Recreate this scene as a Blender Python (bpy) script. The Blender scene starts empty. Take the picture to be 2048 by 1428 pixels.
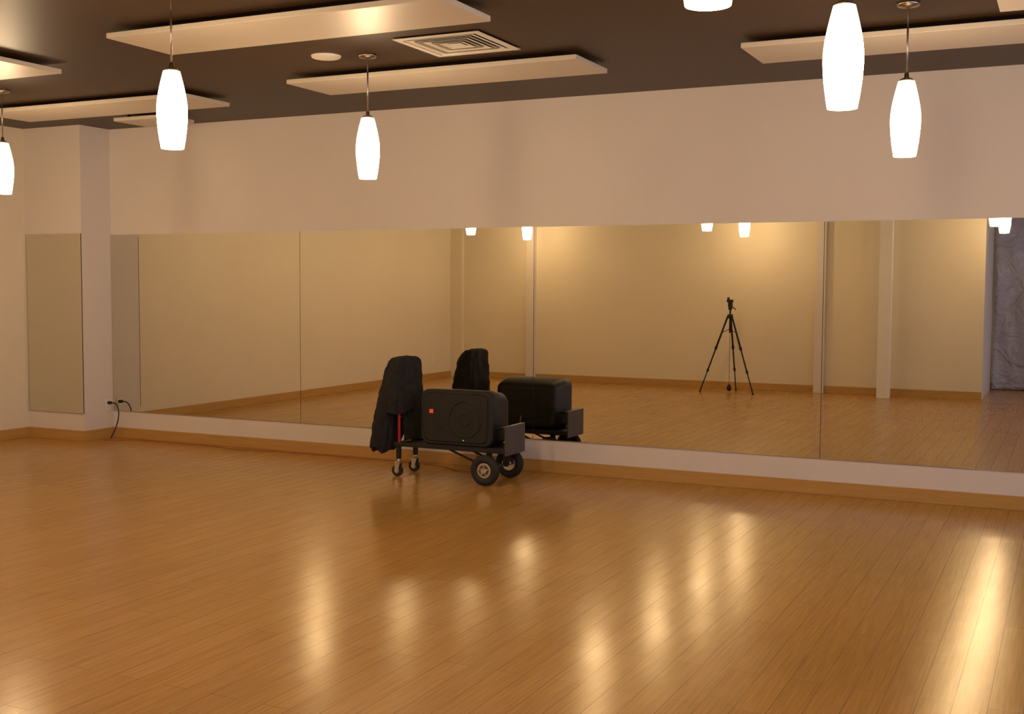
import bpy, bmesh, math, random
from mathutils import Vector, Matrix
random.seed(4)
sc=bpy.context.scene
sc.view_settings.view_transform='Standard'
sc.view_settings.look='None'
sc.view_settings.exposure=0.0
H=3.18; XL=-9.784; YB=-8.80; CX=-9.0; CD=0.40; ZB=0.282; ZT=2.101
XR=3.6; YA=-10.7; XE=-1.16

# ---------------------------------------------------------------- materials
def newmat(n):
    m=bpy.data.materials.new(n);m.use_nodes=True
    nt=m.node_tree;b=nt.nodes['Principled BSDF'];return m,nt,b
def setp(b,**k):
    for a,v in k.items():
        b.inputs[a.replace('_',' ')].default_value=v
def noise_mix(nt,b,c1,c2,scale=8,detail=4,bump=0,bscale=None,rough=None):
    geo=nt.nodes.new('ShaderNodeNewGeometry')
    no=nt.nodes.new('ShaderNodeTexNoise');no.inputs['Scale'].default_value=scale;no.inputs['Detail'].default_value=detail
    nt.links.new(geo.outputs['Position'],no.inputs['Vector'])
    r=nt.nodes.new('ShaderNodeValToRGB');r.color_ramp.elements[0].position=.3;r.color_ramp.elements[1].position=.7
    r.color_ramp.elements[0].color=(*c1,1);r.color_ramp.elements[1].color=(*c2,1)
    nt.links.new(no.outputs['Fac'],r.inputs['Fac']);nt.links.new(r.outputs['Color'],b.inputs['Base Color'])
    if bump:
        n2=nt.nodes.new('ShaderNodeTexNoise');n2.inputs['Scale'].default_value=bscale or scale*4;n2.inputs['Detail'].default_value=5
        nt.links.new(geo.outputs['Position'],n2.inputs['Vector'])
        bp=nt.nodes.new('ShaderNodeBump');bp.inputs['Strength'].default_value=bump;bp.inputs['Distance'].default_value=.01
        nt.links.new(n2.outputs['Fac'],bp.inputs['Height']);nt.links.new(bp.outputs['Normal'],b.inputs['Normal'])
def simple(n,c,rough=.5,metal=0,c2=None,scale=10,bump=0,bscale=None,**k):
    m,nt,b=newmat(n)
    noise_mix(nt,b,c,c2 or tuple(x*.9 for x in c),scale,4,bump,bscale)
    setp(b,Roughness=rough,Metallic=metal,**k);return m
M_wall=simple('painted_wall',(.72,.665,.625),.75,c2=(.69,.635,.595),scale=1.2,bump=.05,bscale=120)
M_wall2=simple('painted_wall_cream',(.76,.68,.54),.75,c2=(.73,.65,.51),scale=1.2,bump=.05,bscale=120)
M_ceil=simple('brown_ceiling_paint',(.050,.025,.010),.45,c2=(.045,.022,.009),scale=2,bump=.04,bscale=60,Specular_IOR_Level=.36)
M_panel=simple('acoustic_panel_white',(.66,.60,.52),.42,c2=(.64,.58,.50),scale=3,bump=.03,bscale=40)
M_white=simple('white_enamel',(.80,.77,.72),.4,c2=(.76,.73,.68))
M_nickel=simple('brushed_nickel',(.55,.5,.45),.3,1)
M_black=simple('black_plastic',(.006,.0055,.0055),.55,c2=(.004,.004,.004),bump=.1,bscale=300)
M_dark=simple('dark_gap',(.02,.018,.015),.7)
M_rubber=simple('black_rubber',(.014,.013,.012),.7,bump=.2,bscale=80)
M_steel=simple('black_steel',(.03,.03,.032),.35,.6)
M_chrome=simple('zinc_metal',(.6,.58,.55),.28,1)
M_plate=simple('gray_plate',(.09,.085,.085),.4,.3,c2=(.08,.075,.075))
M_red=simple('red_powdercoat',(.40,.015,.012),.35)
M_cloth=simple('dark_wool',(.020,.017,.017),.95,c2=(.011,.010,.011),scale=30,bump=.5,bscale=260)
M_orange=simple('orange_cord',(.42,.14,.04),.5)
M_hole=simple('slot_dark',(.01,.01,.01),.8)
def emis(n,c,s):
    m,nt,b=newmat(n);setp(b,Base_Color=(*c,1),Emission_Color=(*c,1),Emission_Strength=s);return m
M_led=emis('green_led',(.05,1,.1),1.5)
M_logo=emis('orange_badge',(1,.10,.03),.12)

def shade_mat():
    m,nt,b=newmat('frosted_glass_lit')
    setp(b,Base_Color=(.9,.85,.7,1),Roughness=.35)
    tc=nt.nodes.new('ShaderNodeTexCoord');sp=nt.nodes.new('ShaderNodeSeparateXYZ');nt.links.new(tc.outputs['Generated'],sp.inputs[0])
    r=nt.nodes.new('ShaderNodeValToRGB');e=r.color_ramp.elements
    e[0].position=0;e[0].color=(.50,.50,.50,1);e[1].position=1;e[1].color=(.035,.035,.035,1)
    x=e.new(.35);x.color=(1,1,1,1);x=e.new(.7);x.color=(.8,.8,.8,1);x=e.new(.88);x.color=(.2,.2,.2,1)
    nt.links.new(sp.outputs['Z'],r.inputs['Fac'])
    mu=nt.nodes.new('ShaderNodeMath');mu.operation='MULTIPLY';mu.inputs[1].default_value=SH
    nt.links.new(r.outputs['Color'],mu.inputs[0]);nt.links.new(mu.outputs[0],b.inputs['Emission Strength'])
    b.inputs['Emission Color'].default_value=(1.0,.71,.41,1)
    return m
SH=60
M_shade=shade_mat()

def floor_mat():
    m,nt,b=newmat('bamboo_floor')
    N=nt.nodes.new;L=nt.links.new
    geo=N('ShaderNodeNewGeometry');mp=N('ShaderNodeMapping');mp.inputs['Rotation'].default_value=(0,0,math.radians(90))
    L(geo.outputs['Position'],mp.inputs['Vector'])
    br=N('ShaderNodeTexBrick');br.inputs['Scale'].default_value=1
    br.inputs['Brick Width'].default_value=1.2;br.inputs['Row Height'].default_value=.125;br.inputs['Mortar Size'].default_value=.0020
    br.inputs['Mortar Smooth'].default_value=.3;br.offset=.37
    br.inputs['Color1'].default_value=(.54,.292,.070,1);br.inputs['Color2'].default_value=(.50,.265,.060,1);br.inputs['Mortar'].default_value=(.34,.165,.038,1)
    L(mp.outputs[0],br.inputs['Vector'])
    m2=N('ShaderNodeMapping');m2.inputs['Scale'].default_value=(90,3,1);L(geo.outputs['Position'],m2.inputs['Vector'])
    n1=N('ShaderNodeTexNoise');n1.inputs['Scale'].default_value=1;n1.inputs['Detail'].default_value=3;L(m2.outputs[0],n1.inputs['Vector'])
    r=N('ShaderNodeValToRGB');r.color_ramp.elements[0].position=.3;r.color_ramp.elements[0].color=(.85,.82,.78,1);r.color_ramp.elements[1].position=.7;r.color_ramp.elements[1].color=(1.08,1.08,1.08,1)
    L(n1.outputs['Fac'],r.inputs['Fac'])
    mx=N('ShaderNodeMix');mx.data_type='RGBA';mx.blend_type='MULTIPLY';mx.inputs['Factor'].default_value=1
    L(br.outputs['Color'],mx.inputs['A']);L(r.outputs['Color'],mx.inputs['B']);L(mx.outputs['Result'],b.inputs['Base Color'])
    n2=N('ShaderNodeTexNoise');n2.inputs['Scale'].default_value=3.5;n2.inputs['Detail'].default_value=1;L(geo.outputs['Position'],n2.inputs['Vector'])
    b1=N('ShaderNodeBump');b1.inputs['Strength'].default_value=.12;b1.inputs['Distance'].default_value=.01;L(n2.outputs['Fac'],b1.inputs['Height'])
    b2=N('ShaderNodeBump');b2.invert=True;b2.inputs['Strength'].default_value=.7;b2.inputs['Distance'].default_value=.004
    L(br.outputs['Fac'],b2.inputs['Height']);L(b1.outputs['Normal'],b2.inputs['Normal']);L(b2.outputs['Normal'],b.inputs['Normal'])
    n3=N('ShaderNodeTexNoise');n3.inputs['Scale'].default_value=1.5;L(geo.outputs['Position'],n3.inputs['Vector'])
    mr=N('ShaderNodeMapRange');mr.inputs['To Min'].default_value=.17;mr.inputs['To Max'].default_value=.25;L(n3.outputs['Fac'],mr.inputs['Value']);L(mr.outputs[0],b.inputs['Roughness'])
    b.inputs['IOR'].default_value=1.45
    return m
M_floor=floor_mat()
def wood_trim():
    m,nt,b=newmat('bamboo_trim')
    geo=nt.nodes.new('ShaderNodeNewGeometry');mp=nt.nodes.new('ShaderNodeMapping');mp.inputs['Scale'].default_value=(3,3,60)
    no=nt.nodes.new('ShaderNodeTexNoise');no.inputs['Scale'].default_value=1
    nt.links.new(geo.outputs['Position'],mp.inputs[0]);nt.links.new(mp.outputs[0],no.inputs['Vector'])
    r=nt.nodes.new('ShaderNodeValToRGB');r.color_ramp.elements[0].position=.3;r.color_ramp.elements[0].color=(.46,.255,.075,1);r.color_ramp.elements[1].position=.7;r.color_ramp.elements[1].color=(.52,.30,.09,1)
    nt.links.new(no.outputs['Fac'],r.inputs['Fac']);nt.links.new(r.outputs['Color'],b.inputs['Base Color']);b.inputs['Roughness'].default_value=.4
    return m
M_trim=wood_trim()
def mirror_mat():
    m,nt,b=newmat('mirror_silver')
    geo=nt.nodes.new('ShaderNodeNewGeometry');no=nt.nodes.new('ShaderNodeTexNoise');no.inputs['Scale'].default_value=1.5
    nt.links.new(geo.outputs['Position'],no.inputs['Vector'])
    mr=nt.nodes.new('ShaderNodeMapRange');mr.inputs['To Min'].default_value=0.0;mr.inputs['To Max'].default_value=.012
    nt.links.new(no.outputs['Fac'],mr.inputs['Value']);nt.links.new(mr.outputs[0],b.inputs['Roughness'])
    setp(b,Base_Color=(.73,.705,.595,1),Metallic=1);return m
M_mirror=mirror_mat()
def plastic_mat():
    m,nt,b=newmat('plastic_sheeting')
    setp(b,Base_Color=(.40,.39,.50,1),Roughness=.15)
    geo=nt.nodes.new('ShaderNodeNewGeometry');no=nt.nodes.new('ShaderNodeTexNoise');no.inputs['Scale'].default_value=3.5;no.inputs['Detail'].default_value=6;no.inputs['Distortion'].default_value=1.2
    nt.links.new(geo.outputs['Position'],no.inputs['Vector'])
    bp=nt.nodes.new('ShaderNodeBump');bp.inputs['Strength'].default_value=1;bp.inputs['Distance'].default_value=.10
    nt.links.new(no.outputs['Fac'],bp.inputs['Height']);nt.links.new(bp.outputs['Normal'],b.inputs['Normal']);return m
M_plastic=plastic_mat()
def grille_mat():
    m,nt,b=newmat('speaker_grille')
    setp(b,Base_Color=(.007,.0065,.0065,1),Roughness=.6)
    geo=nt.nodes.new('ShaderNodeNewGeometry');v=nt.nodes.new('ShaderNodeTexVoronoi');v.inputs['Scale'].default_value=180
    nt.links.new(geo.outputs['Position'],v.inputs['Vector'])
    bp=nt.nodes.new('ShaderNodeBump');bp.inputs['Strength'].default_value=.5;bp.inputs['Distance'].default_value=.002
    nt.links.new(v.outputs['Distance'],bp.inputs['Height']);nt.links.new(bp.outputs['Normal'],b.inputs['Normal']);return m
M_grille=grille_mat()

# ---------------------------------------------------------------- helpers
def link(o,parent=None):
    sc.collection.objects.link(o)
    if parent: o.parent=parent
    return o
def empty(n,loc=(0,0,0)):
    o=bpy.data.objects.new(n,None);o.location=loc;o.empty_display_size=.1;link(o)
    return o
def frombm(n,bm,mat,parent=None,smooth=False,origin=None):
    bmesh.ops.recalc_face_normals(bm,faces=bm.faces)
    me=bpy.data.meshes.new(n);bm.to_mesh(me);bm.free()
    for x in (mat if isinstance(mat,(list,tuple)) else [mat]): me.materials.append(x)
    if smooth:
        for p in me.polygons:p.use_smooth=True
    o=bpy.data.objects.new(n,me);link(o)
    if parent:
        o.parent=parent;o.matrix_parent_inverse=Matrix.Translation(-Vector(parent.location))
    return o
def box(n,x0,x1,y0,y1,z0,z1,mat,parent=None,bev=0,seg=2):
    bm=bmesh.new();bmesh.ops.create_cube(bm,size=1)
    for v in bm.verts: v.co=Vector(((x0+x1)/2+v.co.x*(x1-x0),(y0+y1)/2+v.co.y*(y1-y0),(z0+z1)/2+v.co.z*(z1-z0)))
    if bev: bmesh.ops.bevel(bm,geom=bm.edges[:],offset=bev,segments=seg,affect='EDGES',profile=.5)
    return frombm(n,bm,mat,parent)
def cyl(n,p0,p1,r,mat,parent=None,r2=None,seg=24,bev=0):
    p0=Vector(p0);p1=Vector(p1);d=p1-p0
    bm=bmesh.new();bmesh.ops.create_cone(bm,cap_ends=True,segments=seg,radius1=r,radius2=r if r2 is None else r2,depth=d.length)
    if bev:
        es=[e for e in bm.edges if len(e.link_faces)==2 and any(len(f.verts)>4 for f in e.link_faces)]
        bmesh.ops.bevel(bm,geom=es,offset=bev,segments=3,affect='EDGES',profile=.5)
    q=d.to_track_quat('Z','Y').to_matrix().to_4x4();q.translation=(p0+p1)/2
    bmesh.ops.transform(bm,matrix=q,verts=bm.verts)
    o=frombm(n,bm,mat,parent)
    for p in o.data.polygons: p.use_smooth=len(p.vertices)==4
    return o
def lathe(n,prof,c,mat,parent=None,seg=40,thick=0):
    bm=bmesh.new();rings=[]
    for r,z in prof:
        rings.append([bm.verts.new((c[0]+r*math.cos(2*math.pi*i/seg),c[1]+r*math.sin(2*math.pi*i/seg),c[2]+z)) for i in range(seg)])
    for a,b in zip(rings,rings[1:]):
        for i in range(seg): bm.faces.new((a[i],a[(i+1)%seg],b[(i+1)%seg],b[i]))
    return frombm(n,bm,mat,parent,True)
def tube(n,pts,r,mat,parent=None,cyclic=False,smooth=True):
    cu=bpy.data.curves.new(n,'CURVE');cu.dimensions='3D';cu.bevel_depth=r;cu.bevel_resolution=4;cu.use_fill_caps=True
    if smooth:
        s=cu.splines.new('NURBS');s.points.add(len(pts)-1)
        for q,p in zip(s.points,pts): q.co=(*p,1)
        s.order_u=3;s.use_endpoint_u=True;s.use_cyclic_u=cyclic;s.resolution_u=8
    else:
        s=cu.splines.new('POLY');s.points.add(len(pts)-1)
        for q,p in zip(s.points,pts): q.co=(*p,1)
        s.use_cyclic_u=cyclic
    cu.materials.append(mat)
    o=bpy.data.objects.new(n,cu);link(o)
    dg=bpy.context.evaluated_depsgraph_get();me=bpy.data.meshes.new_from_object(o.evaluated_get(dg))
    bpy.data.objects.remove(o)
    me.materials.clear();me.materials.append(mat)
    for p in me.polygons:p.use_smooth=True
    o=bpy.data.objects.new(n,me);link(o)
    if parent: o.parent=parent;o.matrix_parent_inverse=Matrix.Translation(-Vector(parent.location))
    return o

# ---------------------------------------------------------------- room shell
T=.15
box('floor',XL-T,XR+T,YA-T,T,-.12,0,M_floor)
box('ceiling',XL-T,XR+T,YA-T,T,H,H+.12,M_ceil)
box('wall_mirror_side',XL-T,XR+T,0,T,0,H,M_wall)
box('wall_left',XL-T,XL,YB-T,0,0,H,M_wall2)
box('wall_back',XL,XE,YB-T,YB,0,H,M_wall2)
box('wall_entry_return',XE-T,XE,YA,YB-T,0,H,M_wall)
box('wall_entry_back',XE-T,XR+T,YA-T,YA,0,H,M_wall)
WY0,WY1,WZ0,WZ1=-10.2,-1.6,.85,2.45
box('wall_right',XR,XR+T,YA,0,0,WZ0,M_wall)
box('wall_right_upper',XR,XR+T,YA,0,WZ1,H,M_wall)
box('wall_right_front',XR,XR+T,WY1,0,WZ0,WZ1,M_wall)
box('wall_right_rear',XR,XR+T,YA,WY0,WZ0,WZ1,M_wall)
wn=empty('window_1',(XR+.07,(WY0+WY1)/2,(WZ0+WZ1)/2))
k=5
for i in range(k+1):
    y=WY0+(WY1-WY0)*i/k
    box('mullion_%d'%i,XR+.04,XR+.1,y-.03,y+.03,WZ0,WZ1,M_white,wn)
box('rail_low',XR+.04,XR+.1,WY0,WY1,WZ0,WZ0+.05,M_white,wn)
box('rail_top',XR+.04,XR+.1,WY0,WY1,WZ1-.05,WZ1,M_white,wn)
box('wall_column_corner',XL,CX,-CD,0,0,H,M_wall)
box('wall_pilaster_corner',XL,-9.56,YB,YB+.09,0,H,M_wall2)
box('wall_pilaster_left',-8.34,-8.18,YB,YB+.07,0,H,M_wall)
box('wall_pilaster_right',-3.53,-3.38,YB,YB+.07,0,H,M_wall)
box('wall_post',-2.55,-2.38,-8.52,-8.36,0,H,M_white)
BH=.105;BT=.014
box('baseboard_mirror_side',CX+BT,XR,-BT,0,0,BH,M_trim,bev=.003)
box('baseboard_column_side',CX,CX+BT,-CD-BT,-BT,0,BH,M_trim,bev=.003)
box('baseboard_column_front',XL+BT,CX,-CD-BT,-CD,0,BH,M_trim,bev=.003)
box('baseboard_left',XL,XL+BT,YB+.09,-CD,0,BH,M_trim,bev=.003)
box('baseboard_back',-9.56,XE,YB,YB+BT,0,BH,M_trim,bev=.003)
box('baseboard_entry',XE,XR,YA,YA+BT,0,BH,M_trim,bev=.003)

# ---------------------------------------------------------------- mirrors
mw=empty('wall_mirror',(-3,0,1.2))
xs=[CX+.004,-6.6155,-4.1755,-1.7355,.7045,3.1445]
for i,(a,b) in enumerate(zip(xs,xs[1:])):
    box('mirror_panel_%d'%(i+1),a+.0022,b-.0022,-.007,-.001,ZB,ZT,M_mirror,mw)
for i,x in enumerate(xs[1:-1]): box('joint_%d'%(i+1),x-.0022,x+.0022,-.0045,-.0005,ZB,ZT,M_dark,mw)
box('edge_channel',xs[0],xs[-1],-.009,-.0005,ZB-.006,ZB,M_nickel,mw)
mc=empty('wall_mirror',((XL+CX)/2,-CD,1.2))
box('mirror_panel',XL+.02,CX-.004,-CD-.007,-CD-.001,ZB,ZT,M_mirror,mc)
box('edge_channel',XL+.02,CX-.004,-CD-.009,-CD-.0005,ZB-.006,ZB,M_nickel,mc)
for x in (XL+.016,CX-.004): box('edge_dark',x,x+.004,-CD-.007,-CD-.001,ZB,ZT,M_dark,mc)

# ---------------------------------------------------------------- ceiling acoustic panels
def ceil_panel(x0,y0,w=2.37,d=.58):
    e=empty('ceiling_acoustic_panel',(x0+w/2,y0+d/2,H-.045))
    box('panel_board',x0,x0+w,y0,y0+d,H-.065,H-.033,M_panel,e,bev=.003)
    for fx in (.12,.88):
        for fy in (.3,.7):
            cyl('standoff',(x0+w*fx,y0+d*fy,H-.036),(x0+w*fx,y0+d*fy,H),.015,M_dark,e,seg=12)
ceil_panel(-5.44,-3.60)
ceil_panel(-5.42,-1.80)
ceil_panel(-1.96,-1.70)
ceil_panel(-8.92,-1.66)
ceil_panel(-9.02,-3.40)
ceil_panel(-.42,-2.64)
ceil_panel(-8.15,-.80,.60,.42)
ceil_panel(-5.44,-5.65)
ceil_panel(-8.9,-5.5)
ceil_panel(-1.9,-5.4)
ceil_panel(-5.44,-7.45)
ceil_panel(-8.9,-7.45)

dx0,dx1,dy0,dy1=-3.99,-3.37,-2.60,-1.99
dv=empty('ceiling_air_diffuser',((dx0+dx1)/2,(dy0+dy1)/2,H-.01))
def ring(n,o,i,z0,z1,par,mat):
    bm=bmesh.new();cx,cy=(dx0+dx1)/2,(dy0+dy1)/2
    def sq(s,z): return [bm.verts.new((cx+a*s,cy+b*s,z)) for a,b in ((-1,-1),(1,-1),(1,1),(-1,1))]
    a=sq(o,z0);b=sq(i,z1);c=sq(i,z1+.003);d=sq(o,z0+.003)
    for k in range(4):
        j=(k+1)%4
        bm.faces.new((a[k],a[j],b[j],b[k]));bm.faces.new((d[k],d[j],c[j],c[k]));bm.faces.new((a[k],a[j],d[j],d[k]));bm.faces.new((b[k],b[j],c[j],c[k]))
    return frombm(n,bm,mat,par)
M_dif=simple('diffuser_metal',(.62,.60,.58),.3,.7)
ring('frame',.31,.265,H-.012,H-.014,dv,M_white)
ring('frame_lip',.265,.255,H-.014,H-.004,dv,M_white)
for i,s in enumerate((.245,.205,.165,.125,.085)):
    ring('louver_%d'%i,s,s-.032,H-.016,H-.008,dv,M_white if i%2==0 else M_dif)
box('centre_plate',(dx0+dx1)/2-.05,(dx0+dx1)/2+.05,(dy0+dy1)/2-.05,(dy0+dy1)/2+.05,H-.016,H-.013,M_white,dv)
box('neck_plate',dx0+.04,dx1-.04,dy0+.04,dy1-.04,H-.003,H,M_plate,dv)
def round_speaker(x,y):
    cs=empty('ceiling_speaker',(x,y,H-.006))
    lathe('grille_disc',[(0,-.012),(.09,-.011),(.10,-.006),(.103,0)],(x,y,H),M_white,cs)
    lathe('trim_ring',[(.088,-.012),(.092,-.016),(.099,-.013),(.104,-.001)],(x,y,H),M_white,cs)
round_speaker(-4.71,-2.30);round_speaker(-8.15,-2.45)

# ---------------------------------------------------------------- pendant lamps
def pendant(x,y):
    e=empty('pendant_lamp',(x,y,H))
    lathe('canopy',[(0,0),(.062,0),(.064,-.006),(.058,-.016),(.02,-.022),(.008,-.03),(0,-.03)],(x,y,H),M_nickel,e)
    cyl('stem',(x,y,H-.028),(x,y,2.79),.0055,M_nickel,e,seg=12)
    lathe('cap',[(0,.045),(.012,.045),(.014,.02),(.034,.012),(.036,-.004),(0,-.004)],(x,y,2.752),M_nickel,e)
    hs=.4158;pr=[]
    for i in range(25):
        t=i/24
        if t<.5: s=t/.5;r=.060+(.0815-.060)*math.sin(s*math.pi/2)**.95
        else: s=(t-.5)/.5;r=.0815-(.0815-.045)*(1-math.cos(s*math.pi/2))**.85
        pr.append((r,t*hs))
    pr=[(r-.004,z) for r,z in pr[:1]]+pr+[(.03,hs+.003)]
    lathe('glass_shade',pr,(x,y,2.3354),M_shade,e)
    lathe('socket',[(0,.06),(.02,.06),(.02,.0),(.0,.0)],(x,y,2.66),M_white,e,seg=16)
for i in (-1,0,1):
    for j in range(4):
        pendant(-4.4385+i*3.554,-2.1954-j*1.9401)

# ---------------------------------------------------------------- equipment cart
cart=empty('equipment_cart',(-4.6,-.64,.28))
ZD=.30;Y0,Y1=-.81,-.47;X0,X1=-5.08,-4.05
for y,n in ((Y0,'front'),(Y1,'rear')):
    box('rail_'+n,X0,X1,y-.015,y+.015,ZD-.04,ZD-.008,M_steel,cart,bev=.004)
for i,x in enumerate((X0+.02,-4.75,-4.4,X1-.03)):
    box('cross_%d'%i,x-.015,x+.015,Y0,Y1,ZD-.038,ZD-.01,M_steel,cart,bev=.003)
box('deck',-4.9,X1,Y0-.005,Y1+.005,ZD-.01,ZD,M_black,cart,bev=.003)
box('end_plate',X1+.0,X1+.012,Y0-.01,Y1+.01,ZD-.06,.475,M_plate,cart,bev=.004)
box('end_plate_lip',X1-.02,X1+.012,Y0-.01,Y1+.01,.468,.478,M_plate,cart,bev=.003)
HY0,HY1=Y0+.03,Y1-.02;HX=X0+.03
tube('handle_loop',[(HX,HY0,ZD-.05),(HX,HY0,.6),(HX,HY0,.90),(HX,HY0+.02,.950),(HX,HY0+.08,.962),(HX,HY1-.08,.962),(HX,HY1-.02,.950),(HX,HY1,.90),(HX,HY1,.6),(HX,HY1,ZD-.05)],.012,M_red,cart)
tube('handle_crossbar',[(HX,HY0,.5),(HX,HY1,.5)],.010,M_red,cart,smooth=False)
box('handle_foot',HX-.02,HX+.02,Y0,Y1,ZD-.05,ZD-.01,M_steel,cart,bev=.004)
tube('brace_front',[(-4.62,Y0+.05,ZD-.03),(-4.33,Y0+.06,.16),(-4.22,Y0+.06,.125)],.009,M_steel,cart,smooth=False)
tube('brace_rear',[(-4.62,Y1-.05,ZD-.03),(-4.33,Y1-.06,.16),(-4.22,Y1-.06,.125)],.009,M_steel,cart,smooth=False)
def torus(n,c,axis,R,r,mat,par,seg=40,s2=14,flat=1.0):
    bm=bmesh.new();rs=[]
    for i in range(seg):
        a=2*math.pi*i/seg;ring=[]
        for j in range(s2):
            b=2*math.pi*j/s2;rr=R+r*math.cos(b);yy=r*flat*math.sin(b)
            ring.append(bm.verts.new((c[0]+rr*math.cos(a),c[1]+yy,c[2]+rr*math.sin(a))))
        rs.append(ring)
    for i in range(seg):
        A=rs[i];B=rs[(i+1)%seg]
        for j in range(s2): bm.faces.new((A[j],A[(j+1)%s2],B[(j+1)%s2],B[j]))
    return frombm(n,bm,mat,par,True)
def bigwheel(tag,x,y,sgn):
    R=.125
    torus('tire_'+tag,(x,y,R),None,R-.036,.036,M_rubber,cart,flat=1.0)
    cyl('rim_'+tag,(x,y-.022,R),(x,y+.022,R),.062,M_chrome,cart,seg=32,bev=.004)
    cyl('rim_recess_'+tag,(x,y+sgn*.0225,R),(x,y+sgn*.0235,R),.045,M_plate,cart,seg=32)
    cyl('hub_'+tag,(x,y-.035,R),(x,y+.035,R),.022,M_chrome,cart,seg=20)
    for i in range(5):
        a=2*math.pi*i/5+.3
        cyl('lug_%s_%d'%(tag,i),(x+.034*math.cos(a),y+sgn*.02,R+.034*math.sin(a)),(x+.034*math.cos(a),y+sgn*.027,R+.034*math.sin(a)),.007,M_chrome,cart,seg=10)
bigwheel('front',-4.20,-.865,-1);bigwheel('rear',-4.20,-.415,1)
cyl('axle',(-4.20,-.865,.125),(-4.20,-.415,.125),.009,M_chrome,cart,seg=16)
for y in (-.79,-.49): box('axle_bracket',-4.225,-4.175,y-.006,y+.006,.105,ZD-.03,M_steel,cart)
def caster(tag,x,y):
    cyl('wheel_'+tag,(x,y-.014,.05),(x,y+.014,.05),.05,M_rubber,cart,seg=28,bev=.006)
    cyl('hubcap_'+tag,(x,y-.017,.05),(x,y+.017,.05),.022,M_chrome,cart,seg=20)
    for s in (-1,1):
        bm=bmesh.new()
        yy=y+s*.021
        pts=[(x-.014,.04),(x+.014,.04),(x+.034,.118),(x-.016,.118)]
        v=[bm.verts.new((a,yy-.002,b)) for a,b in pts]+[bm.verts.new((a,yy+.002,b)) for a,b in pts]
        bm.faces.new(v[:4]);bm.faces.new(v[4:][::-1])
        for i in range(4): bm.faces.new((v[i],v[(i+1)%4],v[(i+1)%4+4],v[i+4]))
        frombm('fork_%s'%tag,bm,M_chrome,cart)
    box('fork_top_'+tag,x-.018,x+.036,y-.023,y+.023,.116,.122,M_chrome,cart)
    cyl('swivel_'+tag,(x+.012,y,.12),(x+.012,y,.15),.016,M_chrome,cart,seg=18)
    box('caster_post_'+tag,x-.006,x+.03,y-.015,y+.015,.15,ZD-.03,M_steel,cart,bev=.003)
caster('front',-5.07,-.775);caster('rear',-5.07,-.50)

# ---------------------------------------------------------------- speaker lying on its side
sp=empty('pa_speaker',(-4.5,-.65,.5))
def rrect(x0,x1,z0,z1,r,n=8):
    out=[]
    for cx,cz,a0 in ((x1-r,z1-r,0),(x0+r,z1-r,90),(x0+r,z0+r,180),(x1-r,z0+r,270)):
        for i in range(n+1):
            a=math.radians(a0+90*i/n);out.append((cx+r*math.cos(a),cz+r*math.sin(a)))
    return out
def loftY(n,secs,mat,par):
    bm=bmesh.new();R=[]
    for y,x0,x1,z0,z1,r in secs: R.append([bm.verts.new((a,y,b)) for a,b in rrect(x0,x1,z0,z1,r)])
    for A,B in zip(R,R[1:]):
        k=len(A)
        for i in range(k): bm.faces.new((A[i],A[(i+1)%k],B[(i+1)%k],B[i]))
    bm.faces.new(R[0]);bm.faces.new(R[-1][::-1])
    o=frombm(n,bm,mat,par,True)
    for p in o.data.polygons:
        if len(p.vertices)>4:p.use_smooth=False
    return o
sx0,sx1,sz0,sz1=-4.815,-4.155,ZD,.75
loftY('cabinet',[(-.830,sx0+.012,sx1-.012,sz0+.012,sz1-.012,.065),(-.815,sx0,sx1,sz0,sz1,.07),(-.70,sx0,sx1,sz0,sz1,.07),(-.52,sx0+.04,sx1-.02,sz0,sz1-.03,.07),(-.475,sx0+.09,sx1-.03,sz0+.02,sz1-.06,.06),(-.465,sx0+.12,sx1-.06,sz0+.05,sz1-.09,.05)],M_black,sp)
loftY('grille',[(-.838,sx0+.04,sx1-.05,sz0+.035,sz1-.035,.05),(-.828,sx0+.03,sx1-.04,sz0+.025,sz1-.025,.055)],M_grille,sp)
torus('woofer_surround',(-4.40,-.838,.52),None,.145,.008,M_black,sp,flat=.7)
torus('woofer_dust_ring',(-4.40,-.838,.52),None,.05,.006,M_black,sp,flat=.7)
torus('horn_rim',(-4.65,-.838,.48),None,.05,.005,M_black,sp,flat=.7)
box('badge',-4.725,-4.69,-.842,-.837,.557,.59,M_logo,sp,bev=.002)
box('power_led',-4.414,-4.408,-.842,-.836,.346,.352,M_led,sp)
tube('side_handle',[(sx1-.005,-.76,.45),(sx1+.012,-.74,.45),(sx1+.012,-.62,.45),(sx1-.012,-.60,.45)],.012,M_black,sp)
box('rear_panel',-4.62,-4.34,-.466,-.460,.40,.58,M_grille,sp,bev=.004)
for i in range(4): cyl('knob_%d'%i,(-4.58+i*.06,-.462,.54),(-4.58+i*.06,-.448,.54),.011,M_black,sp,seg=16)

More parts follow.
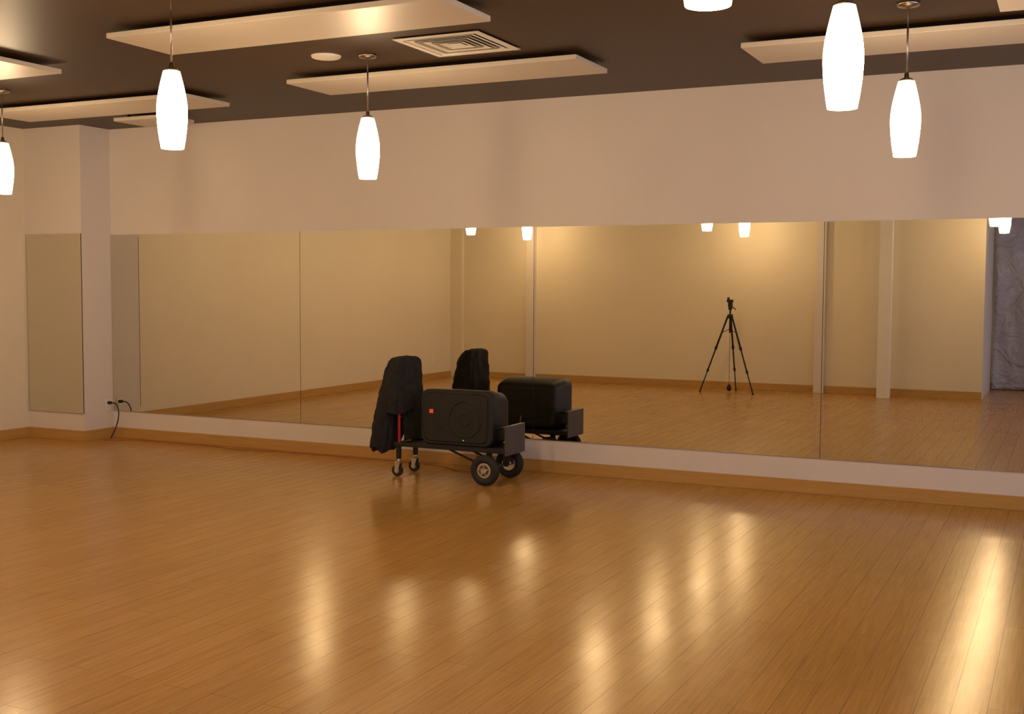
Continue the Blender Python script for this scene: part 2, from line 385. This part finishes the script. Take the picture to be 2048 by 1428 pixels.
# ---------------------------------------------------------------- jacket draped over the handle
def loftZ(bm,secs,seed,seg=48,amp=.012,pw=.7):
    rnd=random.Random(seed);ph=[rnd.random()*6.28 for _ in range(4)];R=[]
    for k,(z,x0,x1,y0,y1) in enumerate(secs):
        ring=[];cx,cy=(x0+x1)/2,(y0+y1)/2;hx,hy=(x1-x0)/2,(y1-y0)/2
        for i in range(seg):
            a=2*math.pi*i/seg;c,s=math.cos(a),math.sin(a)
            fx=math.copysign(abs(c)**pw,c);fy=math.copysign(abs(s)**pw,s)
            w=amp*min(1,k/4)*(math.sin(5*a+ph[0]+k*.12)+.7*math.sin(9*a+ph[1]-k*.18)+.4*math.sin(13*a+ph[2]))
            zz=z+(.018*math.sin(3*a+ph[3]) if k>=len(secs)-2 else 0)
            ring.append(bm.verts.new((cx+fx*(hx+w),cy+fy*(hy+w),zz)))
        R.append(ring)
    for A,B in zip(R,R[1:]):
        for i in range(seg): bm.faces.new((A[i],A[(i+1)%seg],B[(i+1)%seg],B[i]))
    bm.faces.new(R[0][::-1]);bm.faces.new(R[-1])
def interp(secs,n):
    out=[]
    for i in range(n+1):
        t=i/n*(len(secs)-1);k=min(int(t),len(secs)-2);f=t-k
        out.append(tuple(a+(b-a)*f for a,b in zip(secs[k],secs[k+1])))
    return out
bm=bmesh.new()
loftZ(bm,interp([(1.003,-5.09,-5.04,-.74,-.58),(.992,-5.12,-5.015,-.79,-.51),(.96,-5.15,-5.0,-.82,-.47),(.88,-5.19,-4.995,-.84,-.45),(.75,-5.225,-4.985,-.85,-.44),(.65,-5.24,-4.98,-.855,-.43),(.54,-5.25,-4.98,-.855,-.43)],20),1,amp=.010,pw=.6)
loftZ(bm,interp([(.75,-5.20,-5.10,-.83,-.45),(.5,-5.25,-5.11,-.85,-.48),(.35,-5.27,-5.12,-.86,-.52),(.25,-5.285,-5.14,-.86,-.58),(.205,-5.29,-5.17,-.86,-.64)],16),2,amp=.01)
loftZ(bm,interp([(.75,-5.10,-5.0,-.72,-.44),(.5,-5.09,-4.98,-.74,-.43),(.38,-5.08,-4.975,-.72,-.43),(.31,-5.07,-4.97,-.71,-.43)],14),3,amp=.009)
loftZ(bm,interp([(.88,-5.16,-5.06,-.84,-.76),(.7,-5.21,-5.10,-.87,-.78),(.45,-5.25,-5.15,-.89,-.80),(.25,-5.28,-5.19,-.895,-.82)],14),4,amp=.005)
jk=frombm('draped_jacket',bm,M_cloth,None,True)
md=jk.modifiers.new('r','REMESH');md.mode='VOXEL';md.voxel_size=.008;md.use_smooth_shade=True
md=jk.modifiers.new('s','SMOOTH');md.iterations=3
tx=bpy.data.textures.new('folds','CLOUDS');tx.noise_scale=.09
md=jk.modifiers.new('d','DISPLACE');md.texture=tx;md.strength=.02;md.mid_level=.5

# ---------------------------------------------------------------- tripod (seen only in the mirror)
tp=empty('camera_tripod',(-4.66,-8.12,0))
hx,hy,hz=-4.66,-8.12,1.15
feet=[(-5.08,-8.02),(-4.66,-8.52),(-4.24,-7.90)]
for i,(fx,fy) in enumerate(feet):
    a=Vector((hx,hy,hz));b=Vector((fx,fy,.012))
    h0=a+Vector((fx-hx,fy-hy,0)).normalized()*.035
    m1=h0.lerp(b,.42);m2=h0.lerp(b,.72)
    cyl('leg_upper_%d'%i,h0,m1,.0145,M_black,tp,seg=14);cyl('leg_mid_%d'%i,m1,m2,.0115,M_black,tp,seg=14);cyl('leg_low_%d'%i,m2,b,.009,M_black,tp,seg=14)
    dd=(b-h0).normalized()*.022
    cyl('lock_%d'%i,m1-dd,m1+dd,.021,M_black,tp,seg=14);cyl('lock_low_%d'%i,m2-dd,m2+dd,.018,M_black,tp,seg=14)
    cyl('foot_%d'%i,(fx,fy,0),(fx,fy,.025),.014,M_rubber,tp,seg=14)
    cyl('leg_spread_%d'%i,Vector((hx,hy,.96)),h0.lerp(b,.22),.005,M_black,tp,seg=8)
cyl('collar',(hx,hy,hz-.03),(hx,hy,hz+.03),.042,M_black,tp)
cyl('centre_column',(hx,hy,.90),(hx,hy,1.27),.014,M_black,tp,seg=16)
cyl('head_base',(hx,hy,1.25),(hx,hy,1.30),.03,M_black,tp)
box('head_body',hx-.032,hx+.032,hy-.03,hy+.03,1.29,1.36,M_black,tp,bev=.01)
box('head_clamp',hx-.05,hx+.04,hy-.035,hy+.035,1.36,1.40,M_black,tp,bev=.006)
box('phone_mount',hx-.045,hx-.015,hy-.02,hy+.02,1.40,1.435,M_black,tp,bev=.004)
cyl('pan_handle',(hx,hy,1.32),(hx+.05,hy-.12,1.25),.008,M_black,tp,seg=12)
cyl('weight_cord',(hx,hy,.11),(hx,hy,.90),.003,M_black,tp,seg=8)
lathe('hanging_weight',[(0,.0),(.022,.004),(.036,.03),(.034,.07),(.014,.10),(0,.104)],(hx,hy,.02),M_black,tp,seg=20)

# ---------------------------------------------------------------- outlets and cord
def outlet(x,y,z):
    e=empty('wall_outlet',(x,y,z))
    box('cover_plate',x,x+.006,y-.035,y+.035,z-.057,z+.057,M_white,e,bev=.002)
    for dz in (-.022,.022):
        box('receptacle',x+.005,x+.009,y-.016,y+.016,z+dz-.014,z+dz+.014,M_white,e,bev=.002)
        for dy in (-.006,.006): box('slot',x+.009,x+.0095,y+dy-.001,y+dy+.001,z+dz-.005,z+dz+.005,M_hole,e)
outlet(CX,-.085,.345);outlet(XL,-8.08,.32)
cd=empty('extension_cord',(-8.9,-.1,.1))
box('plug',CX+.0095,CX+.05,-.100,-.070,.352,.382,M_black,cd,bev=.006)
tube('plug_lead',[(CX+.045,-.085,.367),(CX+.10,-.085,.372),(CX+.15,-.09,.33),(CX+.17,-.10,.24),(CX+.14,-.11,.12),(CX+.10,-.14,.02),(CX+.12,-.17,.008)],.006,M_black,cd)
pts=[(CX+.12,-.17,.008),(CX+.06,-.25,.008),(CX+.20,-.22,.008),(CX+.3,-.12,.008)]
x=CX+.5
rr=random.Random(7)
while x<-5.0:
    pts.append((x,-.07-.05*rr.random()-(.06 if -7.6<x<-7.0 else 0),.007));x+=.28
pts+=[(-4.9,-.20,.007),(-4.75,-.33,.007),(-4.5,-.3,.007),(-4.45,-.38,.007),(-4.5,-.42,.06),(-4.5,-.43,.2),(-4.5,-.43,.38),(-4.5,-.455,.42)]
tube('orange_cable',pts,.0055,M_orange,cd)

# ---------------------------------------------------------------- plastic sheeting in the entry
bm=bmesh.new();nx,nz=70,50;g=[]
for i in range(nx+1):
    row=[]
    for j in range(nz+1):
        x=XE+.03+(XR-.3-XE)*i/nx;z=.01+(H-.03)*j/nz
        y=YA+.09+.03*math.sin(x*9+1.3*math.sin(z*2.3))+.02*math.sin(x*21+z*3)
        row.append(bm.verts.new((x,y,z)))
    g.append(row)
for i in range(nx):
    for j in range(nz): bm.faces.new((g[i][j],g[i+1][j],g[i+1][j+1],g[i][j+1]))
ps=frombm('plastic_sheeting',bm,M_plastic,None,True)
md=ps.modifiers.new('t','SOLIDIFY');md.thickness=.002

# ---------------------------------------------------------------- world : overcast sky through the windows
w=bpy.data.worlds.new('w');sc.world=w;w.use_nodes=True
bg=w.node_tree.nodes['Background'];bg.inputs['Color'].default_value=(.70,.70,.92,1);bg.inputs['Strength'].default_value=3.4

# ---------------------------------------------------------------- camera
f,psi,th,rho=2324.54,.4503,.0621,.0050
F=Vector((-math.sin(psi)*math.cos(th),math.cos(psi)*math.cos(th),-math.sin(th)))
R0=Vector((math.cos(psi),math.sin(psi),0));U0=R0.cross(F)
R=R0*math.cos(rho)+U0*math.sin(rho);U=U0*math.cos(rho)-R0*math.sin(rho)
cm=bpy.data.cameras.new('camera');co=bpy.data.objects.new('camera',cm);link(co)
mt=Matrix((R,U,-F)).transposed().to_4x4();mt.translation=Vector((0,-9.0673,1.6075));co.matrix_world=mt
cm.sensor_width=36;cm.lens=f*36/2048;cm.clip_start=.02
sc.camera=co
